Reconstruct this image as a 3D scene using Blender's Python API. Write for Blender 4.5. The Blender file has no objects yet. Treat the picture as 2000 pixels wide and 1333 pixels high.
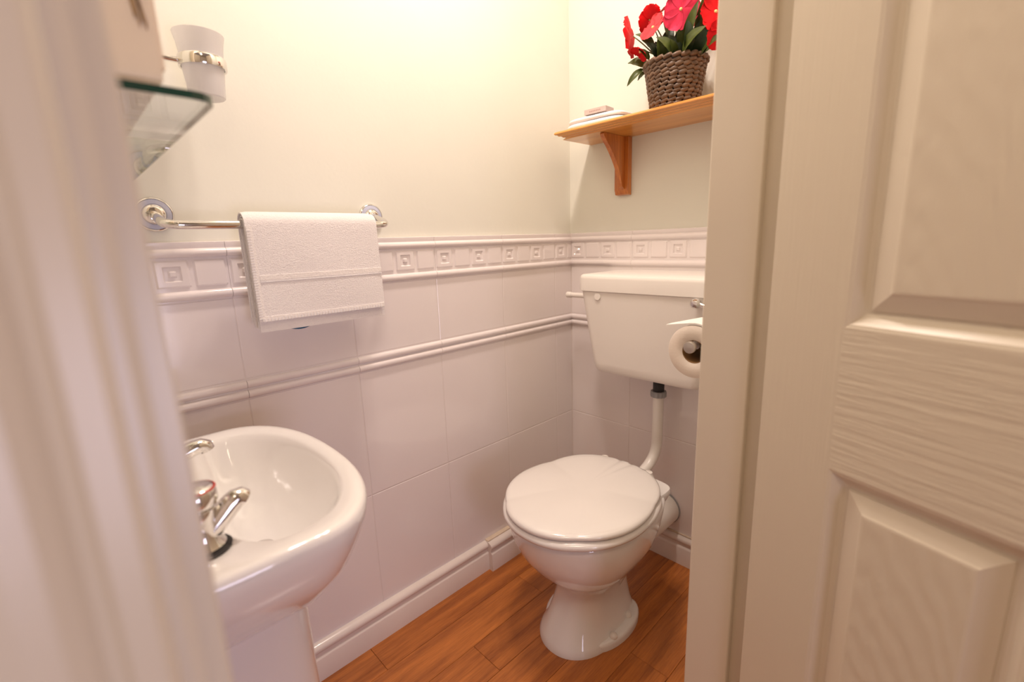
import bpy, bmesh, math, random
from mathutils import Vector, Matrix
random.seed(7)
S = bpy.context.scene
COL = S.collection
PI = math.pi

# ------------------------------------------------------------------ camera
cam_d = bpy.data.cameras.new('camera')
cam = bpy.data.objects.new('camera', cam_d); COL.objects.link(cam)
R_ = Vector((0.71617695, -0.69704904, -0.03483109))
U_ = Vector((0.16965142, 0.12546256, 0.97748532))
F_ = Vector((0.6769852, 0.7059616, -0.20810875))
M = Matrix(((R_.x, U_.x, -F_.x), (R_.y, U_.y, -F_.y), (R_.z, U_.z, -F_.z))).to_4x4()
M.translation = Vector((-1.3422264, -1.0771118, 1.0683209))
cam.matrix_world = M
cam_d.sensor_width = 36.0
cam_d.lens = 913.083 / 2000 * 36
cam_d.clip_start = 0.02
cam_d.dof.use_dof = True
cam_d.dof.focus_distance = 1.15
cam_d.dof.aperture_fstop = 2.9
S.camera = cam

# ------------------------------------------------------------------ world, lights, exposure
w = bpy.data.worlds.new('world'); S.world = w; w.use_nodes = True
w.node_tree.nodes['Background'].inputs[0].default_value = (0.75, 0.8, 0.9, 1)
w.node_tree.nodes['Background'].inputs[1].default_value = 0.3
S.view_settings.view_transform = 'Standard'
S.view_settings.look = 'None'
S.view_settings.gamma = 1.0
S.view_settings.use_curve_mapping = False
S.view_settings.exposure = 0.38


def light(name, kind, loc, energy, color, size=0.1, aim=None, sy=None):
    d = bpy.data.lights.new(name, kind); o = bpy.data.objects.new(name, d); COL.objects.link(o)
    o.location = loc; d.energy = energy; d.color = color
    if kind == 'AREA':
        d.size = size
        if sy: d.shape = 'RECTANGLE'; d.size_y = sy
    elif kind == 'POINT':
        d.shadow_soft_size = size
    if aim is not None:
        o.rotation_euler = (Vector(aim) - Vector(loc)).to_track_quat('-Z', 'Y').to_euler()
    return o


WARM = (1.0, 0.84, 0.745)
for i, (lx, ly) in enumerate(((-0.80, -0.42), (-0.68, -0.36), (-0.56, -0.42))):
    light('ceiling_downlight', 'AREA', (lx, ly, 2.33), 3.8, WARM, 0.07, (lx, ly, 0))
light('hall_lamp', 'AREA', (-1.6, -1.5, 2.3), 6.6, (1.0, 0.77, 0.57), 0.5, (-1.6, -1.5, 0))
light('hall_daylight', 'AREA', (-1.2, -2.35, 0.65), 6.3, (0.82, 0.76, 1.0), 0.6, (-0.95, 0.0, 0.45), 0.7)

# ------------------------------------------------------------------ materials


def nd(nt, t, **kw):
    n = nt.nodes.new(t)
    for k, v in kw.items():
        if k in n.inputs: n.inputs[k].default_value = v
        else: setattr(n, k, v)
    return n


def mat(name, col, rough=0.5, metal=0.0, spec=0.5, coat=0.0, var=0.0, vscale=6.0, bump=0.0, bscale=200.0, stretch=(1, 1, 1), sheen=0.0, sub=0.0):
    m = bpy.data.materials.new(name); m.use_nodes = True
    nt = m.node_tree; b = nt.nodes['Principled BSDF']
    b.inputs['Base Color'].default_value = (*col, 1)
    b.inputs['Roughness'].default_value = rough
    b.inputs['Metallic'].default_value = metal
    b.inputs['Specular IOR Level'].default_value = spec
    b.inputs['Coat Weight'].default_value = coat
    b.inputs['Sheen Weight'].default_value = sheen
    if sub:
        b.inputs['Subsurface Weight'].default_value = sub
        b.inputs['Subsurface Radius'].default_value = (0.01, 0.006, 0.004)
    tc = nd(nt, 'ShaderNodeTexCoord')
    mp = nd(nt, 'ShaderNodeMapping'); mp.inputs['Scale'].default_value = stretch
    nt.links.new(tc.outputs['Object'], mp.inputs[0])
    if var > 0:
        n = nd(nt, 'ShaderNodeTexNoise', Scale=vscale, Detail=4.0)
        nt.links.new(mp.outputs[0], n.inputs['Vector'])
        r = nd(nt, 'ShaderNodeMapRange')
        r.inputs['From Min'].default_value = 0.3; r.inputs['From Max'].default_value = 0.7
        r.inputs['To Min'].default_value = 1 - var; r.inputs['To Max'].default_value = 1 + var * 0.5
        nt.links.new(n.outputs[0], r.inputs[0])
        mx = nd(nt, 'ShaderNodeVectorMath', operation='SCALE')
        mx.inputs[0].default_value = col
        nt.links.new(r.outputs[0], mx.inputs['Scale'])
        nt.links.new(mx.outputs[0], b.inputs['Base Color'])
    if bump > 0:
        n2 = nd(nt, 'ShaderNodeTexNoise', Scale=bscale, Detail=3.0)
        nt.links.new(mp.outputs[0], n2.inputs['Vector'])
        bp = nd(nt, 'ShaderNodeBump', Strength=bump, Distance=0.002)
        nt.links.new(n2.outputs[0], bp.inputs['Height'])
        nt.links.new(bp.outputs[0], b.inputs['Normal'])
    return m


def wood(name, dark, light_, scale=(1, 14, 14), rough=0.35, knots=False, wave=3.0, coat=0.3, rand=0.0):
    m = bpy.data.materials.new(name); m.use_nodes = True
    nt = m.node_tree; b = nt.nodes['Principled BSDF']
    b.inputs['Roughness'].default_value = rough; b.inputs['Coat Weight'].default_value = coat
    b.inputs['Coat Roughness'].default_value = 0.15
    tc = nd(nt, 'ShaderNodeTexCoord'); oi = nd(nt, 'ShaderNodeObjectInfo')
    add = nd(nt, 'ShaderNodeVectorMath', operation='ADD')
    off = nd(nt, 'ShaderNodeVectorMath', operation='SCALE'); off.inputs[0].default_value = (7.3, 3.1, 5.7)
    nt.links.new(oi.outputs['Random'], off.inputs['Scale'])
    nt.links.new(tc.outputs['Object'], add.inputs[0]); nt.links.new(off.outputs[0], add.inputs[1])
    mp = nd(nt, 'ShaderNodeMapping'); mp.inputs['Scale'].default_value = scale
    nt.links.new(add.outputs[0], mp.inputs[0])
    n = nd(nt, 'ShaderNodeTexNoise', Scale=wave, Detail=8.0, Roughness=0.65)
    nt.links.new(mp.outputs[0], n.inputs['Vector'])
    n2 = nd(nt, 'ShaderNodeTexNoise', Scale=wave * 9, Detail=4.0, Roughness=0.6)
    nt.links.new(mp.outputs[0], n2.inputs['Vector'])
    mm = nd(nt, 'ShaderNodeMath', operation='MULTIPLY'); mm.inputs[1].default_value = 0.35
    nt.links.new(n2.outputs[0], mm.inputs[0])
    ma = nd(nt, 'ShaderNodeMath', operation='ADD'); nt.links.new(n.outputs[0], ma.inputs[0]); nt.links.new(mm.outputs[0], ma.inputs[1])
    last = ma
    if rand:
        mr = nd(nt, 'ShaderNodeMath', operation='MULTIPLY'); mr.inputs[1].default_value = rand
        nt.links.new(oi.outputs['Random'], mr.inputs[0])
        m3 = nd(nt, 'ShaderNodeMath', operation='ADD'); nt.links.new(ma.outputs[0], m3.inputs[0]); nt.links.new(mr.outputs[0], m3.inputs[1])
        last = m3
    cr = nd(nt, 'ShaderNodeValToRGB')
    e = cr.color_ramp.elements
    e[0].position = 0.42; e[0].color = (*dark, 1)
    e[1].position = 0.92; e[1].color = (*light_, 1)
    nt.links.new(last.outputs[0], cr.inputs[0])
    out = cr.outputs[0]
    if knots:
        v = nd(nt, 'ShaderNodeTexVoronoi', Scale=16.0)
        mp2 = nd(nt, 'ShaderNodeMapping'); mp2.inputs['Scale'].default_value = (1, 1, 0.55)
        nt.links.new(tc.outputs['Object'], mp2.inputs[0]); nt.links.new(mp2.outputs[0], v.inputs['Vector'])
        r = nd(nt, 'ShaderNodeMapRange'); r.inputs['From Min'].default_value = 0.07; r.inputs['From Max'].default_value = 0.15
        nt.links.new(v.outputs['Distance'], r.inputs[0])
        mix = nd(nt, 'ShaderNodeMix', data_type='RGBA')
        mix.inputs[6].default_value = (0.06, 0.012, 0.003, 1)
        nt.links.new(r.outputs[0], mix.inputs[0]); nt.links.new(out, mix.inputs[7])
        out = mix.outputs[2]
    nt.links.new(out, b.inputs['Base Color'])
    bp = nd(nt, 'ShaderNodeBump', Strength=0.12, Distance=0.001)
    nt.links.new(ma.outputs[0], bp.inputs['Height']); nt.links.new(bp.outputs[0], b.inputs['Normal'])
    return m


def grain(name, col, axis, rough=0.42):
    """white painted moulded door skin with embossed wood grain"""
    m = bpy.data.materials.new(name); m.use_nodes = True
    nt = m.node_tree; b = nt.nodes['Principled BSDF']
    b.inputs['Base Color'].default_value = (*col, 1); b.inputs['Roughness'].default_value = rough
    tc = nd(nt, 'ShaderNodeTexCoord'); mp = nd(nt, 'ShaderNodeMapping')
    nt.links.new(tc.outputs['Object'], mp.inputs[0])
    if axis == 'arc':
        mp.inputs['Scale'].default_value = (1, 0.0, 0.22)
        mp.inputs['Location'].default_value = (-0.02, 0, 0.1)
        wv = nd(nt, 'ShaderNodeTexWave', wave_type='RINGS', rings_direction='SPHERICAL')
        wv.inputs['Scale'].default_value = 34; wv.inputs['Distortion'].default_value = 5.0
        wv.inputs['Detail'].default_value = 3.0; wv.inputs['Detail Scale'].default_value = 1.3
        src, st = wv, 0.14
    else:
        mp.inputs['Scale'].default_value = (10, 10, 130) if axis == 'x' else (150, 150, 7)
        wv = nd(nt, 'ShaderNodeTexNoise', Scale=1.0, Detail=4.0, Roughness=0.55)
        wv.inputs['Distortion'].default_value = 0.3
        src, st = wv, (0.42 if axis == 'x' else 0.2)
    nt.links.new(mp.outputs[0], src.inputs['Vector'])
    bp = nd(nt, 'ShaderNodeBump', Strength=st, Distance=0.003)
    nt.links.new(src.outputs[0], bp.inputs['Height']); nt.links.new(bp.outputs[0], b.inputs['Normal'])
    return m


def glassy(name, tint, transp, frost=0.0):
    """thin glass: clear transmission plus mirror reflection by Fresnel"""
    m = bpy.data.materials.new(name); m.use_nodes = True; nt = m.node_tree
    nt.nodes.remove(nt.nodes['Principled BSDF']); out = nt.nodes['Material Output']
    tr = nd(nt, 'ShaderNodeBsdfTransparent'); tr.inputs[0].default_value = (*tint, 1)
    gl = nd(nt, 'ShaderNodeBsdfGlossy', Roughness=0.02 + frost * 0.3)
    fr = nd(nt, 'ShaderNodeFresnel', IOR=1.5)
    ge = nd(nt, 'ShaderNodeNewGeometry'); im = nd(nt, 'ShaderNodeMapRange')
    im.inputs['To Min'].default_value = 1.5; im.inputs['To Max'].default_value = 1 / 1.5
    nt.links.new(ge.outputs['Backfacing'], im.inputs[0]); nt.links.new(im.outputs[0], fr.inputs['IOR'])
    mx = nd(nt, 'ShaderNodeMixShader')
    nt.links.new(fr.outputs[0], mx.inputs[0])
    base = tr
    if frost:
        df = nd(nt, 'ShaderNodeBsdfDiffuse'); df.inputs[0].default_value = (0.86, 0.84, 0.84, 1)
        tl = nd(nt, 'ShaderNodeBsdfTranslucent'); tl.inputs[0].default_value = (0.86, 0.84, 0.84, 1)
        a = nd(nt, 'ShaderNodeMixShader'); a.inputs[0].default_value = 0.5
        nt.links.new(df.outputs[0], a.inputs[1]); nt.links.new(tl.outputs[0], a.inputs[2])
        c = nd(nt, 'ShaderNodeMixShader'); c.inputs[0].default_value = frost
        nt.links.new(tr.outputs[0], c.inputs[1]); nt.links.new(a.outputs[0], c.inputs[2])
        base = c
    nt.links.new(base.outputs[0], mx.inputs[1]); nt.links.new(gl.outputs[0], mx.inputs[2])
    nt.links.new(mx.outputs[0], out.inputs[0])
    return m


m_wall = mat('wall_paint', (0.80, 0.785, 0.70), 0.7, bump=0.12, bscale=90, var=0.02, vscale=4)
m_ceil = mat('ceiling_paint', (0.82, 0.80, 0.76), 0.8)
m_hall = mat('hall_paint', (0.74, 0.68, 0.58), 0.8, var=0.02)
m_tile = mat('glazed_tile', (0.86, 0.79, 0.78), 0.10, coat=0.3, var=0.02, vscale=3, bump=0.02, bscale=14)
m_grout = mat('grout', (0.78, 0.70, 0.66), 0.9)
m_skirt = mat('skirting_glaze', (0.80, 0.71, 0.66), 0.2, coat=0.2, var=0.04, vscale=9)
m_seal = mat('cream_filler', (0.72, 0.58, 0.45), 0.6, var=0.06, vscale=30)
m_gloss = mat('gloss_woodwork', (0.76, 0.68, 0.55), 0.30, var=0.02, vscale=5, bump=0.05, bscale=40)
DOORC = (0.74, 0.66, 0.53)
m_dv = grain('door_grain_upright', DOORC, 'z')
m_dh = grain('door_grain_level', DOORC, 'x')
m_da = grain('door_grain_arched', DOORC, 'arc')
m_china = mat('white_china', (0.85, 0.82, 0.80), 0.07, coat=0.5, spec=0.6)
m_plas = mat('white_plastic', (0.85, 0.80, 0.75), 0.28, spec=0.5)
m_lid = mat('white_seat_plastic', (0.86, 0.82, 0.79), 0.14, spec=0.6, coat=0.4)
m_chrome = mat('chrome', (0.78, 0.76, 0.74), 0.07, metal=1.0)
m_steel = mat('brushed_steel', (0.55, 0.52, 0.48), 0.3, metal=1.0)
m_black = mat('black_rubber', (0.015, 0.012, 0.012), 0.5)
m_grey = mat('grey_plastic', (0.32, 0.32, 0.33), 0.4)
m_ring = mat('blue_ring_and_reflection', (0.52, 0.54, 0.68), 0.12, coat=0.5)  # far tap's colour ring; also the painted blue reflection on the rail roses
m_red = mat('red_ring', (0.45, 0.03, 0.02), 0.3)
m_floor = wood('laminate_oak', (0.17, 0.036, 0.005), (0.60, 0.20, 0.038), (1.6, 22, 22), 0.36, wave=1.5, coat=0.25, rand=0.10)
m_under = mat('underlay', (0.12, 0.05, 0.02), 0.8)
m_pine = wood('varnished_pine', (0.52, 0.17, 0.022), (0.86, 0.42, 0.10), (22, 1.2, 22), 0.3, wave=1.3, coat=0.5)
m_brack = wood('dark_pine', (0.28, 0.050, 0.006), (0.72, 0.25, 0.040), (22, 22, 1.6), 0.3, knots=True, wave=1.2, coat=0.5)
m_terry = mat('terry_cotton', (0.88, 0.83, 0.82), 0.95, sheen=0.3, bump=0.9, bscale=520, spec=0.1)
m_hem = mat('woven_hem', (0.88, 0.83, 0.80), 0.9, sheen=0.2, bump=0.6, bscale=300, spec=0.1)
m_linen = mat('white_cotton', (0.90, 0.87, 0.87), 0.9, bump=0.4, bscale=400, spec=0.1)
m_blue = mat('blue_label', (0.01, 0.10, 0.20), 0.5)
m_paper = mat('tissue_paper', (0.86, 0.77, 0.68), 0.95, bump=0.2, bscale=250, spec=0.1)
m_tail = mat('tissue_tail', (0.90, 0.86, 0.82), 0.95, spec=0.1)
m_core = mat('cardboard_core', (0.30, 0.16, 0.06), 0.9)
m_soapbox = mat('soap_carton', (0.62, 0.50, 0.46), 0.5)
m_print = mat('pink_print', (0.45, 0.28, 0.26), 0.6)
m_cab = mat('cream_cabinet', (0.93, 0.80, 0.62), 0.45, var=0.02)
m_reed = mat('brown_reed_print', (0.42, 0.27, 0.13), 0.7, var=0.2, vscale=60, stretch=(6, 6, 1))
m_mirror = mat('mirror', (0.9, 0.9, 0.9), 0.01, metal=1.0)
m_glass = glassy('shelf_glass', (0.96, 0.985, 0.97), 1)
m_gedge = mat('green_glass_edge', (0.004, 0.05, 0.035), 0.08, spec=0.8)
m_frost = glassy('frosted_glass', (0.95, 0.95, 0.95), 1, frost=0.8)
m_rope = wood('water_hyacinth', (0.022, 0.012, 0.007), (0.20, 0.105, 0.055), (30, 30, 60), 0.55, wave=1.4, coat=0.15)
m_soil = mat('soil', (0.03, 0.02, 0.012), 0.9, bump=1.0, bscale=120)
m_stem = mat('stem_green', (0.16, 0.19, 0.06), 0.5)
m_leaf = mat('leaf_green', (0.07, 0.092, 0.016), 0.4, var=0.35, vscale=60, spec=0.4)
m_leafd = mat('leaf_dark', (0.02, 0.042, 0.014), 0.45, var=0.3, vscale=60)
m_petr = mat('petal_red', (0.78, 0.012, 0.018), 0.6, var=0.15, vscale=50, spec=0.15)
m_petp = mat('petal_pink', (0.82, 0.045, 0.11), 0.6, var=0.25, vscale=45, spec=0.15)
m_petc = mat('petal_coral', (0.80, 0.06, 0.07), 0.6, var=0.2, vscale=50, spec=0.15)
m_eye = mat('flower_eye', (0.85, 0.62, 0.25), 0.6)

# ------------------------------------------------------------------ helpers


def mesh(name, verts, faces, mats, parent=None, smooth=False, fm=None, loc=None, bevel=None, sub=0, autos=None):
    me = bpy.data.meshes.new(name); me.from_pydata([tuple(v) for v in verts], [], faces)
    if not isinstance(mats, (list, tuple)): mats = [mats]
    for m in mats: me.materials.append(m)
    if fm: me.polygons.foreach_set('material_index', fm)
    if smooth: me.polygons.foreach_set('use_smooth', [True] * len(me.polygons))
    bm = bmesh.new(); bm.from_mesh(me); bmesh.ops.recalc_face_normals(bm, faces=bm.faces)
    if bevel:
        bmesh.ops.bevel(bm, geom=list(bm.edges), offset=bevel, segments=2, profile=0.7, affect='EDGES', clamp_overlap=True)
    if autos is not None:
        for e in bm.edges:
            if len(e.link_faces) == 2 and e.calc_face_angle(0) > autos: e.smooth = False
    bm.to_mesh(me); bm.free(); me.update()
    o = bpy.data.objects.new(name, me); COL.objects.link(o)
    if loc: o.location = loc
    if parent: o.parent = parent
    if sub:
        md = o.modifiers.new('sub', 'SUBSURF'); md.levels = sub; md.render_levels = sub
    return o


def empty(name, loc=(0, 0, 0)):
    o = bpy.data.objects.new(name, None); COL.objects.link(o); o.location = loc; o.empty_display_size = 0.05
    return o


def thing(name, label, cat, loc=(0, 0, 0), group=None):
    o = empty(name, loc); o['label'] = label; o['category'] = cat
    if group: o['group'] = group
    return o


def tag(o, label, cat, group=None):
    o['label'] = label; o['category'] = cat
    if group: o['group'] = group
    return o


def struct(o):
    o['kind'] = 'structure'; return o


def boxv(x0, x1, y0, y1, z0, z1):
    v = [(x, y, z) for z in (z0, z1) for y in (y0, y1) for x in (x0, x1)]
    f = [(0, 1, 3, 2), (4, 6, 7, 5), (0, 4, 5, 1), (2, 3, 7, 6), (0, 2, 6, 4), (1, 5, 7, 3)]
    return v, f


def box(name, x0, x1, y0, y1, z0, z1, m, parent=None, bevel=None, smooth=False, loc=None):
    v, f = boxv(x0, x1, y0, y1, z0, z1)
    return mesh(name, v, f, m, parent, smooth=smooth, bevel=bevel, loc=loc)


def prism(name, pts, fmap, a, b, m, parent=None, smooth=False, autos=math.radians(35), loc=None):
    """closed 2-D outline pts extruded from a to b; fmap(p, q, t) gives the 3-D point"""
    n = len(pts)
    v = [fmap(p, q, a) for p, q in pts] + [fmap(p, q, b) for p, q in pts]
    f = [(i, (i + 1) % n, n + (i + 1) % n, n + i) for i in range(n)] + [tuple(range(n)), tuple(range(2 * n - 1, n - 1, -1))]
    return mesh(name, v, f, m, parent, smooth=smooth, autos=autos if smooth else None, loc=loc)


def rings(name, rs, m, parent=None, cap0=True, cap1=True, smooth=True, autos=math.radians(50), loc=None, sub=0):
    n = len(rs[0]); v = [p for r in rs for p in r]; f = []
    for k in range(len(rs) - 1):
        for i in range(n):
            j = (i + 1) % n
            f.append((k * n + i, k * n + j, (k + 1) * n + j, (k + 1) * n + i))
    if cap0: f.append(tuple(range(n)))
    if cap1: f.append(tuple(range((len(rs) - 1) * n, len(rs) * n)))
    return mesh(name, v, f, m, parent, smooth=smooth, autos=autos, loc=loc, sub=sub)


def lathe(name, prof, m, parent=None, axis='z', n=32, loc=(0, 0, 0), cap0=True, cap1=True, autos=math.radians(40), wob=None):
    """prof: (radius, height) pairs about an axis through loc"""
    rs = []
    for r, h in prof:
        ring = []
        for i in range(n):
            a = 2 * PI * i / n; c, s = r * math.cos(a), r * math.sin(a)
            if axis == 'z': q = (c, s, h)
            elif axis == 'y': q = (c, -h, s)
            else: q = (-h, c, s)
            ring.append(q)
        rs.append(ring)
    return rings(name, rs, m, parent, cap0, cap1, autos=autos, loc=loc)


def tube(name, path, rad, m, parent=None, n=16, cap=True, loc=None, flat=1.0):
    P = [Vector(p) for p in path]; rs = []
    if not isinstance(rad, (list, tuple)): rad = [rad] * len(P)
    T = [(P[min(i + 1, len(P) - 1)] - P[max(i - 1, 0)]).normalized() for i in range(len(P))]
    up = Vector((0, 0, 1)) if abs(T[0].z) < 0.9 else Vector((0, 1, 0))
    nx = T[0].cross(up).normalized()
    for i, p in enumerate(P):
        nx = (nx - T[i] * nx.dot(T[i])).normalized(); ny = T[i].cross(nx)
        rs.append([tuple(p + nx * math.cos(2 * PI * k / n) * rad[i] + ny * math.sin(2 * PI * k / n) * rad[i] * flat) for k in range(n)])
    return rings(name, rs, m, parent, cap, cap, loc=loc)


def bend(pts, r=0.02, seg=6):
    """polyline with rounded corners"""
    P = [Vector(p) for p in pts]; out = [P[0]]
    for i in range(1, len(P) - 1):
        a, b, c = P[i - 1], P[i], P[i + 1]
        d0 = (a - b).normalized(); d1 = (c - b).normalized()
        rr = min(r, (a - b).length * 0.49, (c - b).length * 0.49)
        s, e = b + d0 * rr, b + d1 * rr
        for k in range(seg + 1):
            t = k / seg
            out.append(s * (1 - t) ** 2 + b * 2 * t * (1 - t) + e * t * t)
    out.append(P[-1]); return out


def sgnpow(a, e): return math.copysign(abs(a) ** e, a)


def oval(cx, cy, z, hw, af, ab, nf=2.2, nb=2.6, n=64, zf=None):
    """ring whose front points to -x: af front reach, ab back reach, hw half width"""
    r = []
    for i in range(n):
        a = 2 * PI * i / n; c, s = math.cos(a), math.sin(a)
        if c < 0: x = cx - af * abs(c) ** (2 / nf); y = cy + hw * sgnpow(s, 2 / nf)
        else: x = cx + ab * abs(c) ** (2 / nb); y = cy + hw * sgnpow(s, 2 / nb)
        r.append((x, y, z if zf is None else z + zf(x, y)))
    return r


def copy_part(o, parent=None, loc=None):
    c = o.copy(); COL.objects.link(c)
    if parent: c.parent = parent
    if loc is not None: c.location = loc
    return c

# ------------------------------------------------------------------ room shell
G = 0.008            # thickness of tile bed and tile: tile faces stand at y=0 / x=0
wall_back = struct(box('wall_back', -1.475, 0.12, G, 0.12, 0, 2.36, m_wall))
wall_right = struct(box('wall_right', G, 0.12, -0.90, G, 0, 2.36, m_wall))
wall_left = struct(box('wall_left', -1.475, -1.355 - G, -0.9, G, 0, 2.36, m_wall))
wall_front = struct(box('wall_front', -0.635, G, -0.895, -0.785, 0, 2.36, m_wall))
box('wall_pier', -1.37, -1.352, -0.895, -0.785, 0, 2.36, m_wall, wall_front)
box('wall_over_door', -1.352, -0.635, -0.895, -0.785, 2.06, 2.36, m_wall, wall_front)
ceiling = struct(box('ceiling', -2.7, 0.7, -2.6, 0.12, 2.36, 2.44, m_ceil))
wall_hall = struct(box('wall_hall', -2.7, 0.7, -2.7, -2.6, 0, 2.36, m_hall))
struct(box('wall_hall_left', -2.8, -2.7, -2.7, -0.9, 0, 2.36, m_hall))
struct(box('wall_hall_right', 0.7, 0.8, -2.7, -0.9, 0, 2.36, m_hall))
struct(box('wall_hall_front', -2.7, -1.475, -0.895, -0.785, 0, 2.36, m_hall))
struct(box('wall_hall_front', G, 0.7, -0.9, -0.785, 0, 2.36, m_hall))
# floor: planks running along x
floor = struct(box('floor', -2.7, 0.7, -2.6, 0.12, -0.06, -0.008, m_under))
pv = {}
PW = 0.105


def plank(x0, x1, y0):
    key = round(x1 - x0, 3)
    if key not in pv:
        L = x1 - x0; g = 0.0003; b = 0.0007
        v = [(g, g, -0.008), (L - g, g, -0.008), (L - g, PW - g, -0.008), (g, PW - g, -0.008),
             (g, g, -0.0009), (L - g, g, -0.0009), (L - g, PW - g, -0.0009), (g, PW - g, -0.0009),
             (g + b, g + b, 0), (L - g - b, g + b, 0), (L - g - b, PW - g - b, 0), (g + b, PW - g - b, 0)]
        f = [(0, 1, 5, 4), (1, 2, 6, 5), (2, 3, 7, 6), (3, 0, 4, 7), (4, 5, 9, 8), (5, 6, 10, 9), (6, 7, 11, 10), (7, 4, 8, 11), (8, 9, 10, 11)]
        pv[key] = mesh('plank', v, f, m_floor, floor, loc=(x0, y0, 0))
    else:
        copy_part(pv[key], floor, (x0, y0, 0))


for k in range(-1, 16):
    y0 = -0.005 - PW * (k + 1)
    if y0 < -1.65: break
    ends = [-1.345, -0.425, 0.495] if k % 2 == 1 else [-1.82, -0.90, 0.02]
    if k % 4 == 2: ends = [-1.62, -0.70, 0.22]
    xs = [-2.2] + [e for e in ends if -2.2 < e < 0.0] + [0.015]
    for a, b in zip(xs[:-1], xs[1:]): plank(a, b, y0)

# ------------------------------------------------------------------ tiles


def tile_mesh(w, h):
    g, b, d0, d1, d2 = 0.0007, 0.0016, 0.0055, 0.0073, 0.008
    v = []
    for (i, d) in ((g, d0), (g, d1), (g + b, d2)):
        v += [(i, -d, i), (w - i, -d, i), (w - i, -d, h - i), (i, -d, h - i)]
    f = []
    for k in (0, 4):
        for i in range(4): f.append((k + i, k + (i + 1) % 4, k + 4 + (i + 1) % 4, k + 4 + i))
    f.append((8, 9, 10, 11))
    return v, f


def hf_mesh(w, h, us, vs, fn, g=0.0004):
    """relief tile: a grid of depths with skirt edges"""
    nu, nv = len(us), len(vs); v = []; f = []
    for j, b in enumerate(vs):
        for i, a in enumerate(us):
            v.append((min(max(a, g), w - g), -fn(a, b), min(max(b, g), h - g)))
    for j in range(nv - 1):
        for i in range(nu - 1):
            q = j * nu + i; f.append((q, q + 1, q + nu + 1, q + nu))
    rim = [i for i in range(nu)] + [j * nu + nu - 1 for j in range(1, nv)] + [(nv - 1) * nu + i for i in range(nu - 2, -1, -1)] + [j * nu for j in range(nv - 2, 0, -1)]
    base = len(v); v += [(v[i][0], -0.0055, v[i][2]) for i in rim]; n = len(rim)
    for k in range(n): f.append((rim[k], rim[(k + 1) % n], base + (k + 1) % n, base + k))
    return v, f


def bumpf(t, a, b, hgt):
    if t <= a or t >= b: return 0
    return hgt * math.sqrt(max(0, 1 - ((2 * t - a - b) / (b - a)) ** 2))


def ramp(t, a, b, e):       # 1 inside [a,b] with soft edge e
    if t < a or t > b: return 0
    return min(1, (t - a) / e, (b - t) / e)


def band_d(u, v):
    return 0.0075 + bumpf(v, 0.003, 0.0215, 0.0085) + bumpf(v, 0.0245, 0.042, 0.0075)


def border_d(u, v):
    d = 0.0085 + bumpf(v, 0.003, 0.021, 0.008) + bumpf(v, 0.084, 0.101, 0.0085)
    if v > 0.101: d += 0.002 * min(1, (v - 0.101) / 0.006) - bumpf(v, 0.1125, 0.1165, 0.003)
    if 0.026 < v < 0.082:
        c = u % 0.0625; k = int(u / 0.0625) % 2
        e = 0.003
        p = min(ramp(c, 0.004, 0.0585, e), ramp(v, 0.0285, 0.0795, e))
        d += 0.0032 * p
        if k == 0:
            q = min(ramp(c, 0.0165, 0.046, 0.0025), ramp(v, 0.0395, 0.0685, 0.0025)); d -= 0.0035 * q
            q = min(ramp(c, 0.0245, 0.038, 0.003), ramp(v, 0.0475, 0.0605, 0.003)); d += 0.004 * q
    return d


def lin(a, b, n): return [a + (b - a) * i / n for i in range(n + 1)]


fu = sorted(set(round(k * 0.0625 + t, 5) for k in range(4) for t in (0, 0.004, 0.007, 0.0165, 0.019, 0.0245, 0.0275, 0.035, 0.038, 0.0435, 0.046, 0.0555, 0.0585)) | {0.25})
fv = sorted(set([0, 0.003] + [0.003 + 0.018 * (1 - math.cos(PI * k / 8)) / 2 for k in range(9)] + [0.0285, 0.0315, 0.0395, 0.042, 0.0475, 0.0505, 0.0575, 0.0605, 0.066, 0.0685, 0.0765, 0.0795] +
                [0.084 + 0.017 * (1 - math.cos(PI * k / 8)) / 2 for k in range(9)] + [0.107, 0.1125, 0.114]))
bv = sorted(set([0, 0.0015] + [0.003 + 0.0185 * (1 - math.cos(PI * k / 8)) / 2 for k in range(9)] + [0.0245 + 0.0175 * (1 - math.cos(PI * k / 8)) / 2 for k in range(9)] + [0.0435, 0.045]))
TW = 0.25
Z0, ZJ, ZB, ZH, ZT, ZTOP = 0.0, 0.426, 0.759, 0.804, 0.976, 1.090
G1 = 0.0904
tcache = {}


def place_tile(kind, name, w, h, u0, z, wall, parent):
    key = (kind, round(w, 4), round(h, 4), round(u0 % 0.0625, 4) if kind == 'border' and w < 0.249 else 0)
    loc = (u0, G, z) if wall == 'A' else (G, -u0, z)
    if key not in tcache:
        if kind == 'plain': v, f = tile_mesh(w, h); sm = False
        elif kind == 'band': v, f = hf_mesh(w, h, lin(0, w, 2), bv, band_d); sm = True
        else:
            us = [a for a in fu if a <= w + 1e-6]
            if us[-1] < w - 1e-4: us.append(w)
            v, f = hf_mesh(w, h, us, fv, border_d); sm = True
        o = mesh(name, v, f, m_tile, parent, smooth=sm, autos=math.radians(28) if sm else None, loc=loc)
        tcache[key] = o
    else: o = copy_part(tcache[key], parent, loc)
    if wall == 'B': o.rotation_euler = (0, 0, -PI / 2)
    return o


def tile_wall(parent, wall, cols):
    for u0, w in cols:
        for z0, z1 in ((Z0 + 0.001, ZJ), (ZJ, ZB), (ZH, ZT)): place_tile('plain', 'tile', w, z1 - z0, u0, z0, wall, parent)
        place_tile('band', 'band_tile', w, ZH - ZB, u0, ZB, wall, parent)
        place_tile('border', 'border_tile', w, ZTOP - ZT, u0, ZT, wall, parent)


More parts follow.
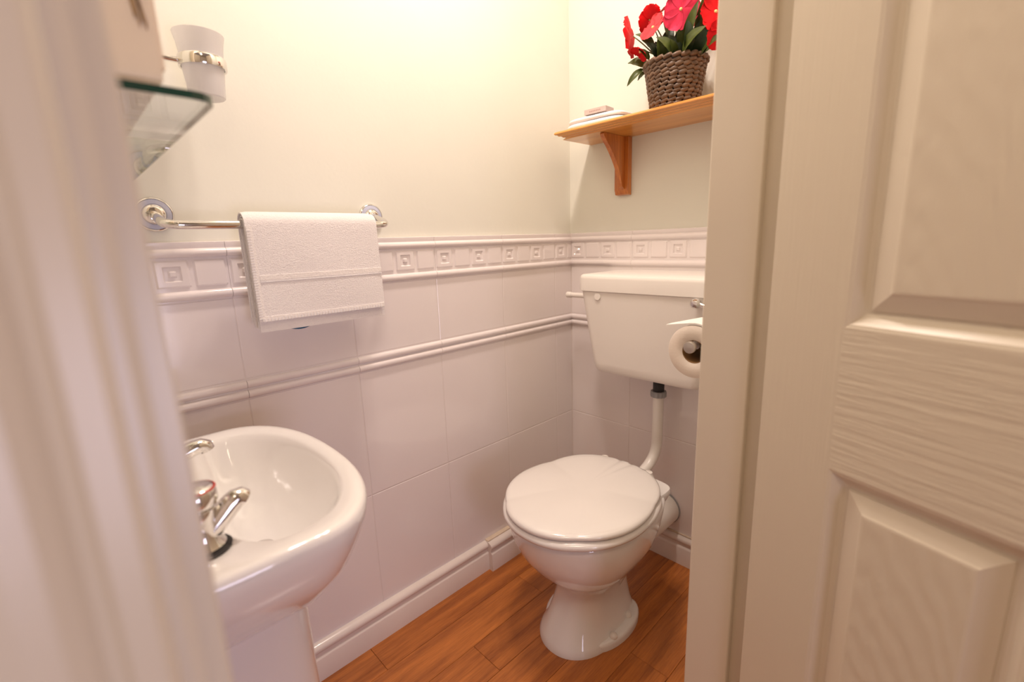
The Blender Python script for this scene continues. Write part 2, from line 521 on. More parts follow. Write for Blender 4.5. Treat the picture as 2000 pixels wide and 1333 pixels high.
colsA = [(-G1, G1)] + [(-G1 - TW * k, TW) for k in range(1, 6)]
colsA[-1] = (-1.3404, TW)
tile_wall(wall_back, 'A', colsA)
tile_wall(wall_right, 'B', [(0, TW), (TW, TW), (2 * TW, TW)])
box('grout', -1.363, 0.001, 0.0009, 0.009, 0.001, ZTOP - 0.001, m_grout, wall_back)
box('grout', 0.0009, 0.009, -0.784, -0.001, 0.001, ZTOP - 0.001, m_grout, wall_right)
# unseen walls: tiled to the same height with plain tiles only
for k in range(3):
    for z0, z1 in ((Z0 + 0.001, ZJ), (ZJ, ZB), (ZH, ZT)):
        o = place_tile('plain', 'tile', TW, z1 - z0, 0, z0, 'A', wall_left)
        o.location = (-1.363, -TW * (k + 1) - 0.01 * 0, z0); o.rotation_euler = (0, 0, PI / 2)
    o = place_tile('band', 'band_tile', TW, ZH - ZB, 0, ZB, 'A', wall_left); o.location = (-1.363, -TW * (k + 1), ZB); o.rotation_euler = (0, 0, PI / 2)
    o = place_tile('border', 'border_tile', TW, ZTOP - ZT, 0, ZT, 'A', wall_left); o.location = (-1.363, -TW * (k + 1), ZT); o.rotation_euler = (0, 0, PI / 2)

box('corner_seal', -0.0016, 0.0088, -0.0016, 0.0088, 0.001, ZTOP - 0.002, m_grout, wall_back)
# skirting
SK = [(0, 0), (0.018, 0), (0.018, 0.060), (0.0165, 0.0635), (0.0125, 0.0665), (0.0115, 0.071), (0.012, 0.0765), (0.0155, 0.079), (0.0175, 0.084), (0.0172, 0.089), (0.0145, 0.094), (0.009, 0.0975), (0.0045, 0.0995), (0, 0.100)]
SK2 = [(0, 0)] + [(d + 0.017, z) for d, z in SK[1:]] + [(0.017, 0.1005), (0.0, 0.1005)]
SK2[-3] = (0.0185, 0.1)
bb = struct(prism('baseboard_back', SK, lambda d, z, t: (t, -d, z), -1.355, -0.468, m_skirt, smooth=True))
prism('board', SK2, lambda d, z, t: (t, -d, z), -0.468, -0.0, m_skirt, bb, smooth=True)
box('ledge_strip', -0.467, -0.001, -0.0165, -0.0005, 0.1006, 0.1045, m_seal, bb, bevel=0.001)
br = struct(prism('baseboard_right', SK, lambda d, z, t: (-d, t, z), -0.783, -0.036, m_skirt, smooth=True))
box('seal_strip', -0.006, -0.0005, -0.78, -0.036, 0.1002, 0.104, m_seal, br)

# ------------------------------------------------------------------ door frame
def vprism(name, pts, z0, z1, m, parent=None, bevel=None):
    n = len(pts)
    v = [(x, y, z0) for x, y in pts] + [(x, y, z1) for x, y in pts]
    f = [(i, (i + 1) % n, n + (i + 1) % n, n + i) for i in range(n)] + [tuple(range(n)), tuple(range(2 * n - 1, n - 1, -1))]
    return mesh(name, v, f, m, parent, bevel=bevel)


t1 = struct(empty('trim_1'))
vprism('lining', [(-1.3515, -0.7845), (-1.3515, -0.8995), (-1.331, -0.8995), (-1.3272, -0.8975), (-1.3272, -0.7845)], 0.001, 2.03, m_gloss, t1)
vprism('stop', [(-1.3271, -0.7845), (-1.3271, -0.854), (-1.3160, -0.854), (-1.3145, -0.8525), (-1.3145, -0.786), (-1.3160, -0.7845)], 0.001, 2.018, m_gloss, t1)
vprism('architrave', [(-1.335, -0.8996), (-1.335, -0.910), (-1.3360, -0.913), (-1.338, -0.915), (-1.3455, -0.915), (-1.3475, -0.9125), (-1.3500, -0.9120), (-1.3530, -0.9155), (-1.3575, -0.9185), (-1.364, -0.9195), (-1.385, -0.9195), (-1.392, -0.916), (-1.395, -0.911), (-1.395, -0.8996)], 0.001, 2.09, m_gloss, t1)
t2 = struct(empty('trim_2'))
vprism('lining', [(-0.6355, -0.7845), (-0.6355, -0.8995), (-0.6625, -0.8995), (-0.6635, -0.8975), (-0.6635, -0.7845)], 0.001, 2.03, m_gloss, t2)
vprism('stop', [(-0.6636, -0.7845), (-0.6636, -0.853), (-0.6740, -0.853), (-0.6755, -0.8515), (-0.6755, -0.786), (-0.674, -0.7845)], 0.001, 2.018, m_gloss, t2)
vprism('architrave', [(-0.654, -0.8996), (-0.654, -0.911), (-0.650, -0.915), (-0.600, -0.919), (-0.594, -0.8996)], 0.001, 2.09, m_gloss, t2)
t3 = struct(empty('trim_3'))
box('lining', -1.3514, -0.6356, -0.8995, -0.7845, 2.031, 2.058, m_gloss, t3)
box('stop', -1.324, -0.664, -0.854, -0.7845, 2.0185, 2.0305, m_gloss, t3)
box('architrave', -1.395, -0.594, -0.916, -0.8996, 2.091, 2.15, m_gloss, t3)

# ------------------------------------------------------------------ door leaf, six moulded panels
door = struct(empty('door_1', (-0.693, -0.879, 0)))
door.rotation_euler = (0, 0, math.radians(251))     # local +x runs along the leaf; the seen face looks to local +y side
DW, DH, DT = 0.650, 1.985, 0.035
px = [0.092, 0.274, 0.376, 0.558]
pz = [0.215, 0.792, 0.962, 1.560, 1.665, 1.880]
# seen face is at local y=0 facing -local y? normal of seen face is (-.946,.326) = local -y rotated; body lies to +y


def face_piece(name, x0, x1, z0, z1, m):
    return box(name, x0, x1, 0.0, DT, z0, z1, m, door)


face_piece('stile', 0, px[0], 0.008, DH, m_dv)
face_piece('stile', px[3], DW, 0.008, DH, m_dv)
for z0, z1 in ((0.008, pz[0]), (pz[1], pz[2]), (pz[3], pz[4]), (pz[5], DH)): face_piece('rail', px[0], px[3], z0, z1, m_dh)
for z0, z1 in ((pz[0], pz[1]), (pz[2], pz[3]), (pz[4], pz[5])): face_piece('muntin', px[1], px[2], z0, z1, m_dv)


def panel(x0, x1, z0, z1):
    prof = [(0, 0), (0.0015, 0.0006), (0.004, 0.0012), (0.0075, 0.0045), (0.012, 0.0085), (0.0165, 0.0105), (0.020, 0.0105), (0.0205, 0.0085), (0.0385, 0.0022), (0.0405, 0.0010), (0.043, 0.0006)]
    W, H = x1 - x0, z1 - z0
    v = []; f = []; fm = []
    for o_, d in prof: v += [(o_, d, o_), (W - o_, d, o_), (W - o_, d, H - o_), (o_, d, H - o_)]
    nl = len(prof)
    for k in range(nl - 1):
        for i in range(4):
            f.append((4 * k + i, 4 * k + (i + 1) % 4, 4 * k + 4 + (i + 1) % 4, 4 * k + 4 + i)); fm.append(0)
    f.append(tuple(4 * (nl - 1) + i for i in range(4))); fm.append(1)
    b = len(v); v += [(0, DT - 0.006, 0), (W, DT - 0.006, 0), (W, DT - 0.006, H), (0, DT - 0.006, H)]
    for i in range(4): f.append((i, (i + 1) % 4, b + (i + 1) % 4, b + i)); fm.append(0)
    f.append((b, b + 1, b + 2, b + 3)); fm.append(0)
    return mesh('panel', v, f, [m_gloss, m_da], door, fm=fm, loc=(x0, 0, z0))


for xa, xb in ((px[0], px[1]), (px[2], px[3])):
    for za, zb in ((pz[0], pz[1]), (pz[2], pz[3]), (pz[4], pz[5])): panel(xa, xb, za, zb)
h_ = lathe('handle', [(0.024, 0), (0.025, 0.003), (0.022, 0.006), (0.009, 0.008), (0.009, 0.045), (0.011, 0.05), (0.0, 0.051)], m_chrome, door, axis='y', n=24, loc=(DW - 0.055, 0, 1.0))

# ------------------------------------------------------------------ basin
basin = thing('wash_basin', 'small white china wash basin with two chrome taps on a pedestal by the door', 'basin', (-1.355, -0.335, 0))
BX, BY = 1.355, 0.335       # world -> local shift


def bl(r): return [(x + BX, y + BY, z) for x, y, z in r]


def ovalb(cx, cy, z, hw, af, ab, nf, nb, n):
    """oval with its front towards +x"""
    return [(2 * cx - x, y, q) for x, y, q in oval(cx, cy, z, hw, af, ab, nf, nb, n)]


bc = (-1.175, -0.335)
R = []
for z, hw, af, ab, nf, nb in ((0.553, 0.080, 0.030, 0.170, 2.2, 6), (0.560, 0.100, 0.042, 0.171, 2.2, 6), (0.574, 0.122, 0.055, 0.172, 2.2, 6), (0.597, 0.148, 0.070, 0.173, 2.2, 6),
                              (0.628, 0.177, 0.087, 0.174, 2.2, 6), (0.655, 0.202, 0.101, 0.175, 2.2, 6), (0.690, 0.222, 0.112, 0.176, 2.25, 6), (0.715, 0.233, 0.1185, 0.177, 2.3, 6),
                              (0.731, 0.2365, 0.121, 0.177, 2.3, 6), (0.7385, 0.2345, 0.1195, 0.176, 2.3, 6), (0.742, 0.230, 0.115, 0.175, 2.3, 6),
                              (0.7425, 0.223, 0.109, 0.168, 2.3, 5)):
    R.append(bl(ovalb(bc[0], bc[1], z, hw, af, ab, nf, nb, 72)))
ic = (-1.185, -0.335)
for z, hw, af, ab in ((0.7415, 0.204, 0.109, 0.082), (0.737, 0.197, 0.104, 0.074), (0.727, 0.191, 0.100, 0.068), (0.705, 0.178, 0.092, 0.060), (0.675, 0.152, 0.078, 0.052), (0.645, 0.115, 0.060, 0.042), (0.625, 0.070, 0.040, 0.032), (0.616, 0.022, 0.020, 0.020)):
    R.append(bl(ovalb(ic[0], ic[1], z, hw, af, ab, 2.2, 2.6, 72)))
bowl = rings('bowl', R, m_china, basin, autos=math.radians(75))
ped = rings('pedestal', [bl(ovalb(-1.225, -0.335, z, hw, af, 0.128, 2.6, 7, 48)) for z, hw, af in ((0.0, 0.096, 0.105), (0.02, 0.094, 0.103), (0.10, 0.087, 0.096), (0.25, 0.082, 0.091), (0.42, 0.081, 0.089), (0.572, 0.082, 0.089))], m_china, basin)
lathe('waste_plug', [(0.0, 0), (0.02, 0), (0.021, 0.002), (0.016, 0.004), (0, 0.004)], m_chrome, basin, n=24, loc=(-1.185 + BX, 0, 0.6165))


def make_tap(x, y, colm, parent, path):
    t = empty('tap', (x + BX, y + BY, 0.7425)); t.parent = parent
    lathe('seal', [(0.0260, 0), (0.0268, 0.002), (0.021, 0.003)], m_black, t, n=28)
    lathe('tap_body', [(0.021, 0.0031), (0.0215, 0.006), (0.0175, 0.012), (0.0150, 0.02), (0.0155, 0.036), (0.0175, 0.044), (0.0172, 0.050), (0.013, 0.052)], m_chrome, t, n=28)
    lathe('tap_head', [(0.0150, 0.0525), (0.0190, 0.0545), (0.0205, 0.060), (0.0205, 0.068), (0.0190, 0.0735), (0.0165, 0.0755), (0.0, 0.0765)], m_chrome, t, n=28)
    lathe('colour_ring', [(0.0195, 0.0730), (0.0203, 0.0737), (0.0193, 0.0748), (0.0180, 0.0752)], colm, t, n=28, cap0=False, cap1=False)
    tube('spout', path, [0.012, 0.0125, 0.0125, 0.0120, 0.0115, 0.0112, 0.0108], m_chrome, t, n=20)
    return t


make_tap(-1.273, -0.497, m_red, basin, [(0.000, 0, 0.014), (0.010, 0, 0.023), (0.022, 0, 0.0345), (0.032, 0, 0.044), (0.037, 0, 0.0475), (0.041, 0, 0.0475), (0.0445, 0, 0.044)])
make_tap(-1.280, -0.248, m_ring, basin, [(0.000, 0, 0.014), (0.015, 0, 0.020), (0.032, 0, 0.027), (0.048, 0, 0.032), (0.056, 0, 0.0325), (0.061, 0, 0.030), (0.063, 0, 0.024)])

# ------------------------------------------------------------------ toilet
TY = -0.378
toilet = thing('toilet', 'white china toilet with its scalloped shell lid closed, in the far corner', 'toilet', (-0.43, TY, 0))


def tl(r): return [(x + 0.43, y - TY, z) for x, y, z in r]


R = []
for z, cx, hw, xf, xb in ((0.0, -0.43, 0.104, -0.568, -0.260), (0.010, -0.43, 0.104, -0.568, -0.260), (0.022, -0.43, 0.098, -0.562, -0.262), (0.045, -0.43, 0.086, -0.546, -0.265), (0.08, -0.43, 0.077, -0.524, -0.268),
                          (0.12, -0.43, 0.070, -0.505, -0.27), (0.150, -0.43, 0.071, -0.503, -0.27), (0.172, -0.43, 0.084, -0.515, -0.268), (0.188, -0.43, 0.101, -0.535, -0.262), (0.205, -0.43, 0.120, -0.556, -0.255),
                          (0.235, -0.43, 0.142, -0.584, -0.245), (0.275, -0.43, 0.162, -0.612, -0.235), (0.320, -0.43, 0.174, -0.632, -0.225), (0.355, -0.43, 0.178, -0.640, -0.215), (0.372, -0.43, 0.178, -0.641, -0.205),
                          (0.3785, -0.43, 0.172, -0.635, -0.207), (0.3785, -0.43, 0.13, -0.58, -0.26)):
    R.append(tl(oval(cx, TY, z, hw, cx - xf, xb - cx, 2.15, 3.0, 64)))
rings('pan', R, m_china, toilet, autos=math.radians(70))
# trapway and outlet behind the bowl
tube('trapway', [(x + 0.43, 0, z) for x, z in ((-0.36, 0.14), (-0.30, 0.16), (-0.25, 0.175), (-0.21, 0.172), (-0.197, 0.170))], [0.075, 0.072, 0.066, 0.056, 0.050], m_china, toilet, n=28)
rings('pan_shelf', [tl(oval(-0.26, TY, z, hw, 0.06, ab, 3, 5, 40)) for z, hw, ab in ((0.30, 0.09, 0.045), (0.345, 0.135, 0.055), (0.375, 0.148, 0.062), (0.384, 0.144, 0.060))], m_china, toilet)
tube('flush_socket', [(0.43 - 0.22, 0, 0.335), (0.43 - 0.155, 0, 0.335)], 0.034, m_china, toilet, n=24)
for bx_, by_ in ((-0.434, -0.482), (-0.345, -0.470)):
    pl = lathe('screw_cap', [(0.0105, 0), (0.0110, 0.003), (0.0085, 0.0085), (0.004, 0.0115), (0, 0.012)], m_plas, toilet, n=20, loc=(bx_ + 0.43, by_ - TY, 0.0235))
for sy in (1, -1):
    pf = rings('foot', [[(0.042 + 0.112 * math.cos(2 * PI * i / 32) * s, sy * 0.066 + 0.055 * math.sin(2 * PI * i / 32) * s, z) for i in range(32)] for z, s in ((0.0005, 1.0), (0.014, 1.0), (0.021, 0.97), (0.024, 0.90), (0.0245, 0.5))], m_china, toilet)


def lid_outline(scale_in, n=180, scal=1.0):
    """shell-shaped lid outline (local, about hinge centre), scale_in insets the outline"""
    pts = []
    for i in range(n):
        a = 2 * PI * i / n; c, s = math.cos(a), math.sin(a)
        if c < 0: x = -0.445 + 0.006 - 0.214 * abs(c) ** (2 / 2.1) ; y = 0.188 * sgnpow(s, 2 / 2.1)
        else: x = -0.439 + 0.223 * abs(c) ** (2 / 2.3); y = 0.188 * sgnpow(s, 2 / 2.3)
        # taper to the hinge
        t = max(0, (x + 0.36) / 0.145); y *= 1 - 0.10 * min(1, t) ** 2
        # scallops fan out from the hinge
        ph = math.atan2(y, -(x + 0.20))
        lobe = abs(math.sin(ph * 5.5 + 0.5 * PI))
        k = 0.0105 * scal * (lobe - 0.65) * (1 if x < -0.23 else 0.2)
        r = Vector((x + 0.43, y)); L = r.length
        r = r * ((L + k - scale_in) / L)
        pts.append((r.x, r.y, ph))
    return pts


def lid_rings(levels, scal):
    R = []
    for ins, z, rel in levels:
        o_ = lid_outline(ins, scal=scal)
        R.append([(x, y, z + rel * 2.8 * (abs(math.sin(ph * 5.5 + 0.5 * PI)) - 0.6)) for x, y, ph in o_])
    return R


rings('lid', lid_rings(((0.008, 0.4025, 0), (0.002, 0.404, 0), (0.0, 0.408, 0), (0.0015, 0.413, 0.0006), (0.006, 0.4165, 0.0012), (0.014, 0.4185, 0.0016), (0.035, 0.4205, 0.0016), (0.07, 0.4225, 0.0010), (0.11, 0.4235, 0.0004), (0.16, 0.424, 0)), 1.0), m_lid, toilet, autos=math.radians(60))
rings('seat', lid_rings(((0.004, 0.3795, 0), (-0.002, 0.382, 0), (-0.004, 0.388, 0), (-0.002, 0.394, 0), (0.004, 0.3985, 0), (0.02, 0.4015, 0), (0.06, 0.4018, 0), (0.065, 0.395, 0), (0.068, 0.380, 0)), 0.25), m_lid, toilet, autos=math.radians(60))
for s in (1, -1):
    lathe('hinge', [(0.016, 0), (0.016, 0.012), (0.012, 0.018), (0.011, 0.026), (0, 0.028)], m_plas, toilet, n=20, loc=(0.43 - 0.222, s * 0.075, 0.3845))
box('hinge_bar', 0.43 - 0.228, 0.43 - 0.214, -0.085, 0.085, 0.399, 0.409, m_steel, toilet, bevel=0.002)

# waste connector to the wall
wp = thing('waste_connector', 'white plastic waste pipe collar between toilet and tiled wall', 'pipe', (0, TY - 0.015, 0.168))
lathe('collar', [(0.050, 0.150), (0.056, 0.152), (0.058, 0.158), (0.058, 0.172), (0.055, 0.178), (0.050, 0.180)], m_plas, wp, axis='x', n=32, loc=(0, 0, 0.013))
lathe('pipe', [(0.053, 0.001), (0.053, 0.03), (0.0535, 0.10), (0.052, 0.149)], m_plas, wp, axis='x', n=32, loc=(0, 0, 0.008))
lathe('wall_ring', [(0.0555, 0.0005), (0.0555, 0.005), (0.0535, 0.006)], m_grey, wp, axis='x', n=32, loc=(0, 0, 0.008))

# ------------------------------------------------------------------ cistern
CY = -0.390
cis = thing('cistern', 'white plastic low level cistern hung on the tiled wall above the toilet', 'cistern', (0, CY, 0.65))


def rrect(xf, hw, z, r=0.03, n=8, xb=-0.001):
    """rounded front corners, square at the wall"""
    p = [(xb, hw, z)]
    for k in range(n + 1):
        a = PI / 2 * k / n; p.append((xf + r - r * math.sin(a), hw - r + r * math.cos(a), z))
    for k in range(n + 1):
        a = PI / 2 * k / n; p.append((xf + r - r * math.cos(a), -hw + r - r * math.sin(a), z))
    p.append((xb, -hw, z)); return p


rings('tank', [rrect(xf, hw, z, r) for z, hw, xf, r in ((0.004, 0.155, -0.140, 0.02), (0.005, 0.160, -0.150, 0.022), (0.010, 0.168, -0.163, 0.026), (0.020, 0.173, -0.170, 0.028), (0.040, 0.177, -0.173, 0.028), (0.15, 0.194, -0.181, 0.028), (0.262, 0.210, -0.188, 0.028))], m_plas, cis, autos=math.radians(40))
rings('lid', [rrect(xf, hw, z, r) for z, hw, xf, r in ((0.2625, 0.213, -0.191, 0.028), (0.264, 0.2155, -0.193, 0.028), (0.300, 0.2155, -0.193, 0.028), (0.3085, 0.2135, -0.191, 0.028), (0.3125, 0.208, -0.186, 0.026), (0.315, 0.17, -0.15, 0.02), (0.316, 0.08, -0.08, 0.02))], m_plas, cis, autos=math.radians(40))
lathe('blanking_cap', [(0.0, 0.0), (0.0112, 0.0), (0.0112, 0.0025), (0.0100, 0.0038), (0.0, 0.0042)], m_plas, cis, axis='x', n=24, loc=(-0.1866, 0.140, 0.2475))
lev = lathe('lever', [(0.006, 0), (0.006, 0.006), (0.011, 0.009), (0.0135, 0.016), (0.0125, 0.024), (0.008, 0.029), (0, 0.030)], m_chrome, cis, axis='x', n=24, loc=(-0.1870, -0.170, 0.250))
tube('lever_arm', [(-0.016, 0, 0), (-0.018, -0.02, -0.004), (-0.018, -0.038, -0.010)], [0.006, 0.005, 0.0045], m_chrome, lev, n=12)

fp = thing('flush_pipe', 'white plastic flush pipe curving from cistern down to the toilet pan', 'pipe', (-0.062, -0.39, 0.6))
PX, PY = 0.062, 0.39
lathe('threaded_stub', [(0.017, 0.0), (0.017, 0.053)], m_black, fp, n=24, loc=(0, 0, 0.0))
rn = []
for z, rr in ((-0.018, 0.0225), (-0.016, 0.0235), (-0.002, 0.0235), (0.0, 0.0225)):
    rn.append([(rr * (1 + 0.035 * (1 if (i // 2) % 2 else -1)) * math.cos(2 * PI * i / 48), rr * (1 + 0.035 * (1 if (i // 2) % 2 else -1)) * math.sin(2 * PI * i / 48), z) for i in range(48)])
rings('nut', rn, m_grey, fp)
fpath = bend([(0, 0, -0.0185), (0, 0, -0.215), (-0.095, PY + TY, -0.266)], 0.075, 12)
tube('pipe', fpath, 0.0165, m_plas, fp, n=24)
ov = thing('overflow_pipe', 'short white overflow pipe sticking out of the cistern side near the corner', 'pipe', (-0.10, -0.17, 0.885))
tube('pipe', [(0, -0.008, 0), (0, 0.105, 0)], 0.0085, m_plas, ov, n=20)
lathe('end_cap', [(0.0098, -0.107), (0.0102, -0.106), (0.0102, -0.090), (0.0095, -0.089)], m_plas, ov, axis='y', n=20)

# ------------------------------------------------------------------ toilet roll on its holder
rh = thing('toilet_roll_holder', 'chrome bar toilet roll holder beside the cistern, behind the door jamb', 'holder', (-0.40, -0.7845, 0.864))
lathe('rosette', [(0.0, 0.0), (0.024, 0.0), (0.026, 0.003), (0.022, 0.008), (0.012, 0.010), (0.0, 0.0105)], m_chrome, rh, axis='y', n=28).rotation_euler = (0, 0, PI)
tube('bar', bend([(0.02, 0.009, 0), (0.02, 0.09, 0), (-0.112, 0.09, 0)], 0.02), 0.0085, m_steel, rh, n=20)
rh.children[-1].location = (0, 0, 0)
rh.children[0].location = (0.02, 0.0, 0)
lathe('bar_end', [(0.0085, 0.0), (0.0112, 0.0005), (0.0115, 0.002), (0.0115, 0.008), (0.0105, 0.010), (0.0, 0.0105)], m_steel, rh, axis='x', n=24, loc=(-0.1121, 0.09, 0))
roll = thing('toilet_roll', 'white toilet roll with a folded loose end, hanging on the chrome bar', 'toilet roll', (-0.45, -0.694, 0.8515))
n = 56; NR = 0.051; ri = 0.0215


def ringx(x, r): return [(x, r * math.cos(2 * PI * i / n), r * math.sin(2 * PI * i / n)) for i in range(n)]


rings('paper', [ringx(-0.049, ri + 0.001), ringx(-0.050, ri + 0.002), ringx(-0.050, NR - 0.002), ringx(-0.0485, NR), ringx(0.0485, NR), ringx(0.050, NR - 0.002), ringx(0.050, ri + 0.002), ringx(0.049, ri + 0.001)], m_paper, roll, False, False)
rings('core', [ringx(-0.0492, ri + 0.0009), ringx(-0.0492, ri), ringx(0.0492, ri), ringx(0.0492, ri + 0.0009)], m_core, roll, False, False)
tp = []
for i in range(9):
    t = i / 8; y = -0.02 + 0.078 * t; z = math.sqrt(max(0, NR ** 2 - min(y, 0.030) ** 2)) + 0.0012 if y < 0.012 else 0.0504 - (y - 0.012) * 0.16 + 0.0005
    wd = 0.0485 * (1 - 0.75 * max(0, (t - 0.55) / 0.45))
    tp.append((y, z, wd))
v = []; f = []
for y, z, wd in tp:
    v += [(-0.0495, y, z), (-0.0495 + 2 * wd, y, z), (-0.0495 + 2 * wd, y, z + 0.0035), (-0.0495, y, z + 0.0035)]
for k in range(8):
    for i in range(4): f.append((4 * k + i, 4 * k + (i + 1) % 4, 4 * k + 4 + (i + 1) % 4, 4 * k + 4 + i))
f += [(0, 1, 2, 3), (32, 33, 34, 35)]
mesh('loose_end', v, f, m_tail, roll, smooth=True, autos=math.radians(50))

# ------------------------------------------------------------------ towel rail and towel
rail = thing('towel_rail', 'chrome towel rail with round wall roses above the tile border', 'rail', (-0.98, G, 1.137))
RX0, RX1, RY = -1.194 + 0.98, -0.766 + 0.98, -0.085
for x in (RX0, RX1):
    rs_ = lathe('wall_rose', [(0.0, 0.0), (0.030, 0.0), (0.0310, 0.003), (0.0300, 0.006), (0.0275, 0.0075), (0.0265, 0.0062), (0.0185, 0.0085), (0.0175, 0.0105), (0.0165, 0.013), (0.0105, 0.0155), (0.0, 0.0155)], m_chrome, rail, axis='y', n=40, loc=(x, 0, 0.002), autos=math.radians(60))
    lathe('reflection_ring', [(0.0262, 0.0066), (0.0266, 0.0074), (0.0188, 0.0094), (0.0184, 0.0084)], m_ring, rs_, axis='y', n=40, cap0=False, cap1=False)  # added ring: blue window reflection in the chrome, put in as colour
tube('bar', bend([(RX0, -0.012, 0.001), (RX0, RY, -0.020), (RX1, RY, -0.020), (RX1, -0.012, 0.003)], 0.028, 10), 0.0080, m_chrome, rail, n=20)

towel = thing('hand_towel', 'white terry hand towel folded over the chrome rail', 'towel', (-0.945, G + RY, 1.117))


def drape(name, x0, x1, rin, th, zf, zb, m, parent, wob=0.0, flare=0.0, nx=26):
    """cloth layer hanging over the bar: zf / zb are the lower ends of front (-y) and back flap"""
    path = []
    for k in range(9): path.append((rin + flare * (1 - k / 8) * 0.3, zb * (1 - k / 8)))
    for k in range(1, 10):
        a = PI * k / 10; path.append((rin * math.cos(a), rin * math.sin(a)))
    for k in range(13): path.append((-rin - flare * math.sin(PI * 0.5 * k / 12), zf * k / 12))
    npth = len(path); nor = []
    for k in range(npth):
        a = path[max(0, k - 1)]; b = path[min(npth - 1, k + 1)]
        dx, dz = b[0] - a[0], b[1] - a[1]; L = math.hypot(dx, dz); nor.append((dz / L, -dx / L))
    rs = []
    for i in range(nx + 1):
        t = i / nx; x = x0 + (x1 - x0) * t
        e = min(1, min(t, 1 - t) * nx * 0.55 + 0.35)
        sec_o = []; sec_i = []
        for k, (py, pz_) in enumerate(path):
            w_ = wob * math.sin(t * 5.3 + pz_ * 21 + rin * 300) * min(1, abs(pz_) * 9)
            o_ = -nor[k][0], -nor[k][1]
            s = 1 if True else 1
            q = (py + w_ * (1 if py > 0 else -1) * 0.5, pz_)
            sec_o.append((x, q[0] - o_[0] * -th * 0.5 * e, q[1] + o_[1] * th * 0.5 * e))
            sec_i.append((x, q[0] + o_[0] * -th * 0.5 * e, q[1] - o_[1] * th * 0.5 * e))
        rs.append(sec_o + sec_i[::-1])
    return rings(name, rs, m, parent, True, True, autos=math.radians(60))


X0, X1 = -1.076 + 0.945, -0.810 + 0.945
drape('inner_fold', X0 + 0.001, X1 + 0.004, 0.0106, 0.0050, -0.200, -0.199, m_terry, towel, wob=0.001, flare=0.002)
drape('middle_fold', X0 + 0.002, X1 + 0.003, 0.0158, 0.0050, -0.205, -0.193, m_terry, towel, wob=0.0015, flare=0.002)
drape('outer_fold', X0, X1, 0.0210, 0.006, -0.184, -0.189, m_terry, towel, wob=0.002, flare=0.004)
# front edge hem, bottom hem and the woven band (raised ridges)
yf = lambda z: -0.0210 - 0.004 * math.sin(PI * 0.5 * min(1, max(0, -z / 0.184))) - 0.0035


def strip(name, xa, xb, za, zb, off, m, par, lift=0.0003):
    """thin strip lying on the front flap"""
    N = 20; v = []; f = []
    for i in range(N + 1):
        t = i / N; x = xa + (xb - xa) * t; z = za + (zb - za) * t
        wv = 0.002 * math.sin((x - X0) / (X1 - X0) * 5.3 + z * 21 + 0.0210 * 300) * min(1, abs(z) * 9) * 0.5
        y = yf(z) - wv
        hx, hz = (0, off) if abs(xb - xa) > abs(zb - za) else (off, 0)
        v += [(x - hx, y + 0.0012, z - hz), (x - hx * 0.9, y - lift, z - hz * 0.9), (x + hx * 0.9, y - lift, z + hz * 0.9), (x + hx, y + 0.0012, z + hz)]
    for k in range(N):
        for i in range(4): f.append((4 * k + i, 4 * k + (i + 1) % 4, 4 * k + 4 + (i + 1) % 4, 4 * k + 4 + i))
    f += [(0, 1, 2, 3), tuple(range(4 * N, 4 * N + 4))]
    return mesh(name, v, f, m, par, smooth=True, autos=math.radians(60))


strip('hem', X0 + 0.006, X0 + 0.006, -0.004, -0.178, 0.0055, m_hem, towel)
strip('hem', X0 + 0.006, X1 - 0.002, -0.179, -0.179, 0.0050, m_hem, towel)
strip('woven_band', X0 + 0.012, X1 - 0.001, -0.100, -0.100, 0.0050, m_hem, towel)
strip('band_edge', X0 + 0.012, X1 - 0.001, -0.1075, -0.1075, 0.0009, m_linen, towel, 0.0009)
sv = []; sf = []
for kx in range(74):
    if kx < 34: cx_, cz_, ex, ez = X0 + 0.0035, -0.012 - kx * 0.0050, 0.0034, 0.0010
    else: cx_, cz_, ex, ez = X0 + 0.010 + (kx - 34) * 0.0063, -0.1805, 0.0011, 0.0032
    wv = 0.002 * math.sin((cx_ - X0) / (X1 - X0) * 5.3 + cz_ * 21 + 0.0210 * 300) * min(1, abs(cz_) * 9) * 0.5
    yy = yf(cz_) - wv
    b_, q_ = boxv(cx_ - ex, cx_ + ex, yy - 0.0014, yy + 0.001, cz_ - ez, cz_ + ez)
    sf += [tuple(len(sv) + t for t in fc) for fc in q_]; sv += b_
st_ = mesh('edge_stitching', sv, sf, m_linen, towel); st_['kind'] = 'stuff'
lathe('care_label', [(0.0, -0.0003), (0.056, -0.0003), (0.056, 0.0003), (0.0, 0.0003)], m_blue, towel, axis='y', n=64, loc=(-0.052, -0.0132, -0.1535))

# ------------------------------------------------------------------ tumbler in its holder
th_ = thing('tumbler_holder', 'chrome ring tumbler holder on the wall above the towel rail', 'holder', (-1.20, G, 1.385))
lathe('wall_rose', [(0.0, 0.0), (0.027, 0.0), (0.028, 0.003), (0.024, 0.007), (0.012, 0.010), (0.0, 0.0105)], m_chrome, th_, axis='y', n=32)
tube('arm', bend([(0, -0.009, 0), (0, -0.085, 0), (0.066, -0.085, 0)], 0.025, 8), 0.0045, m_chrome, th_, n=14)
TXc, TYc = 0.1015, -0.088 
lathe('ring', [(0.0325, -0.008), (0.0355, -0.0085), (0.0365, -0.006), (0.0365, 0.006), (0.0355, 0.0085), (0.0325, 0.008), (0.0325, -0.008)], m_chrome, th_, n=48, loc=(TXc, TYc, 0), cap0=False, cap1=False)
tb = thing('tumbler', 'frosted glass tumbler sitting in the chrome wall ring', 'tumbler', (-1.20 + TXc, G + TYc, 1.33))
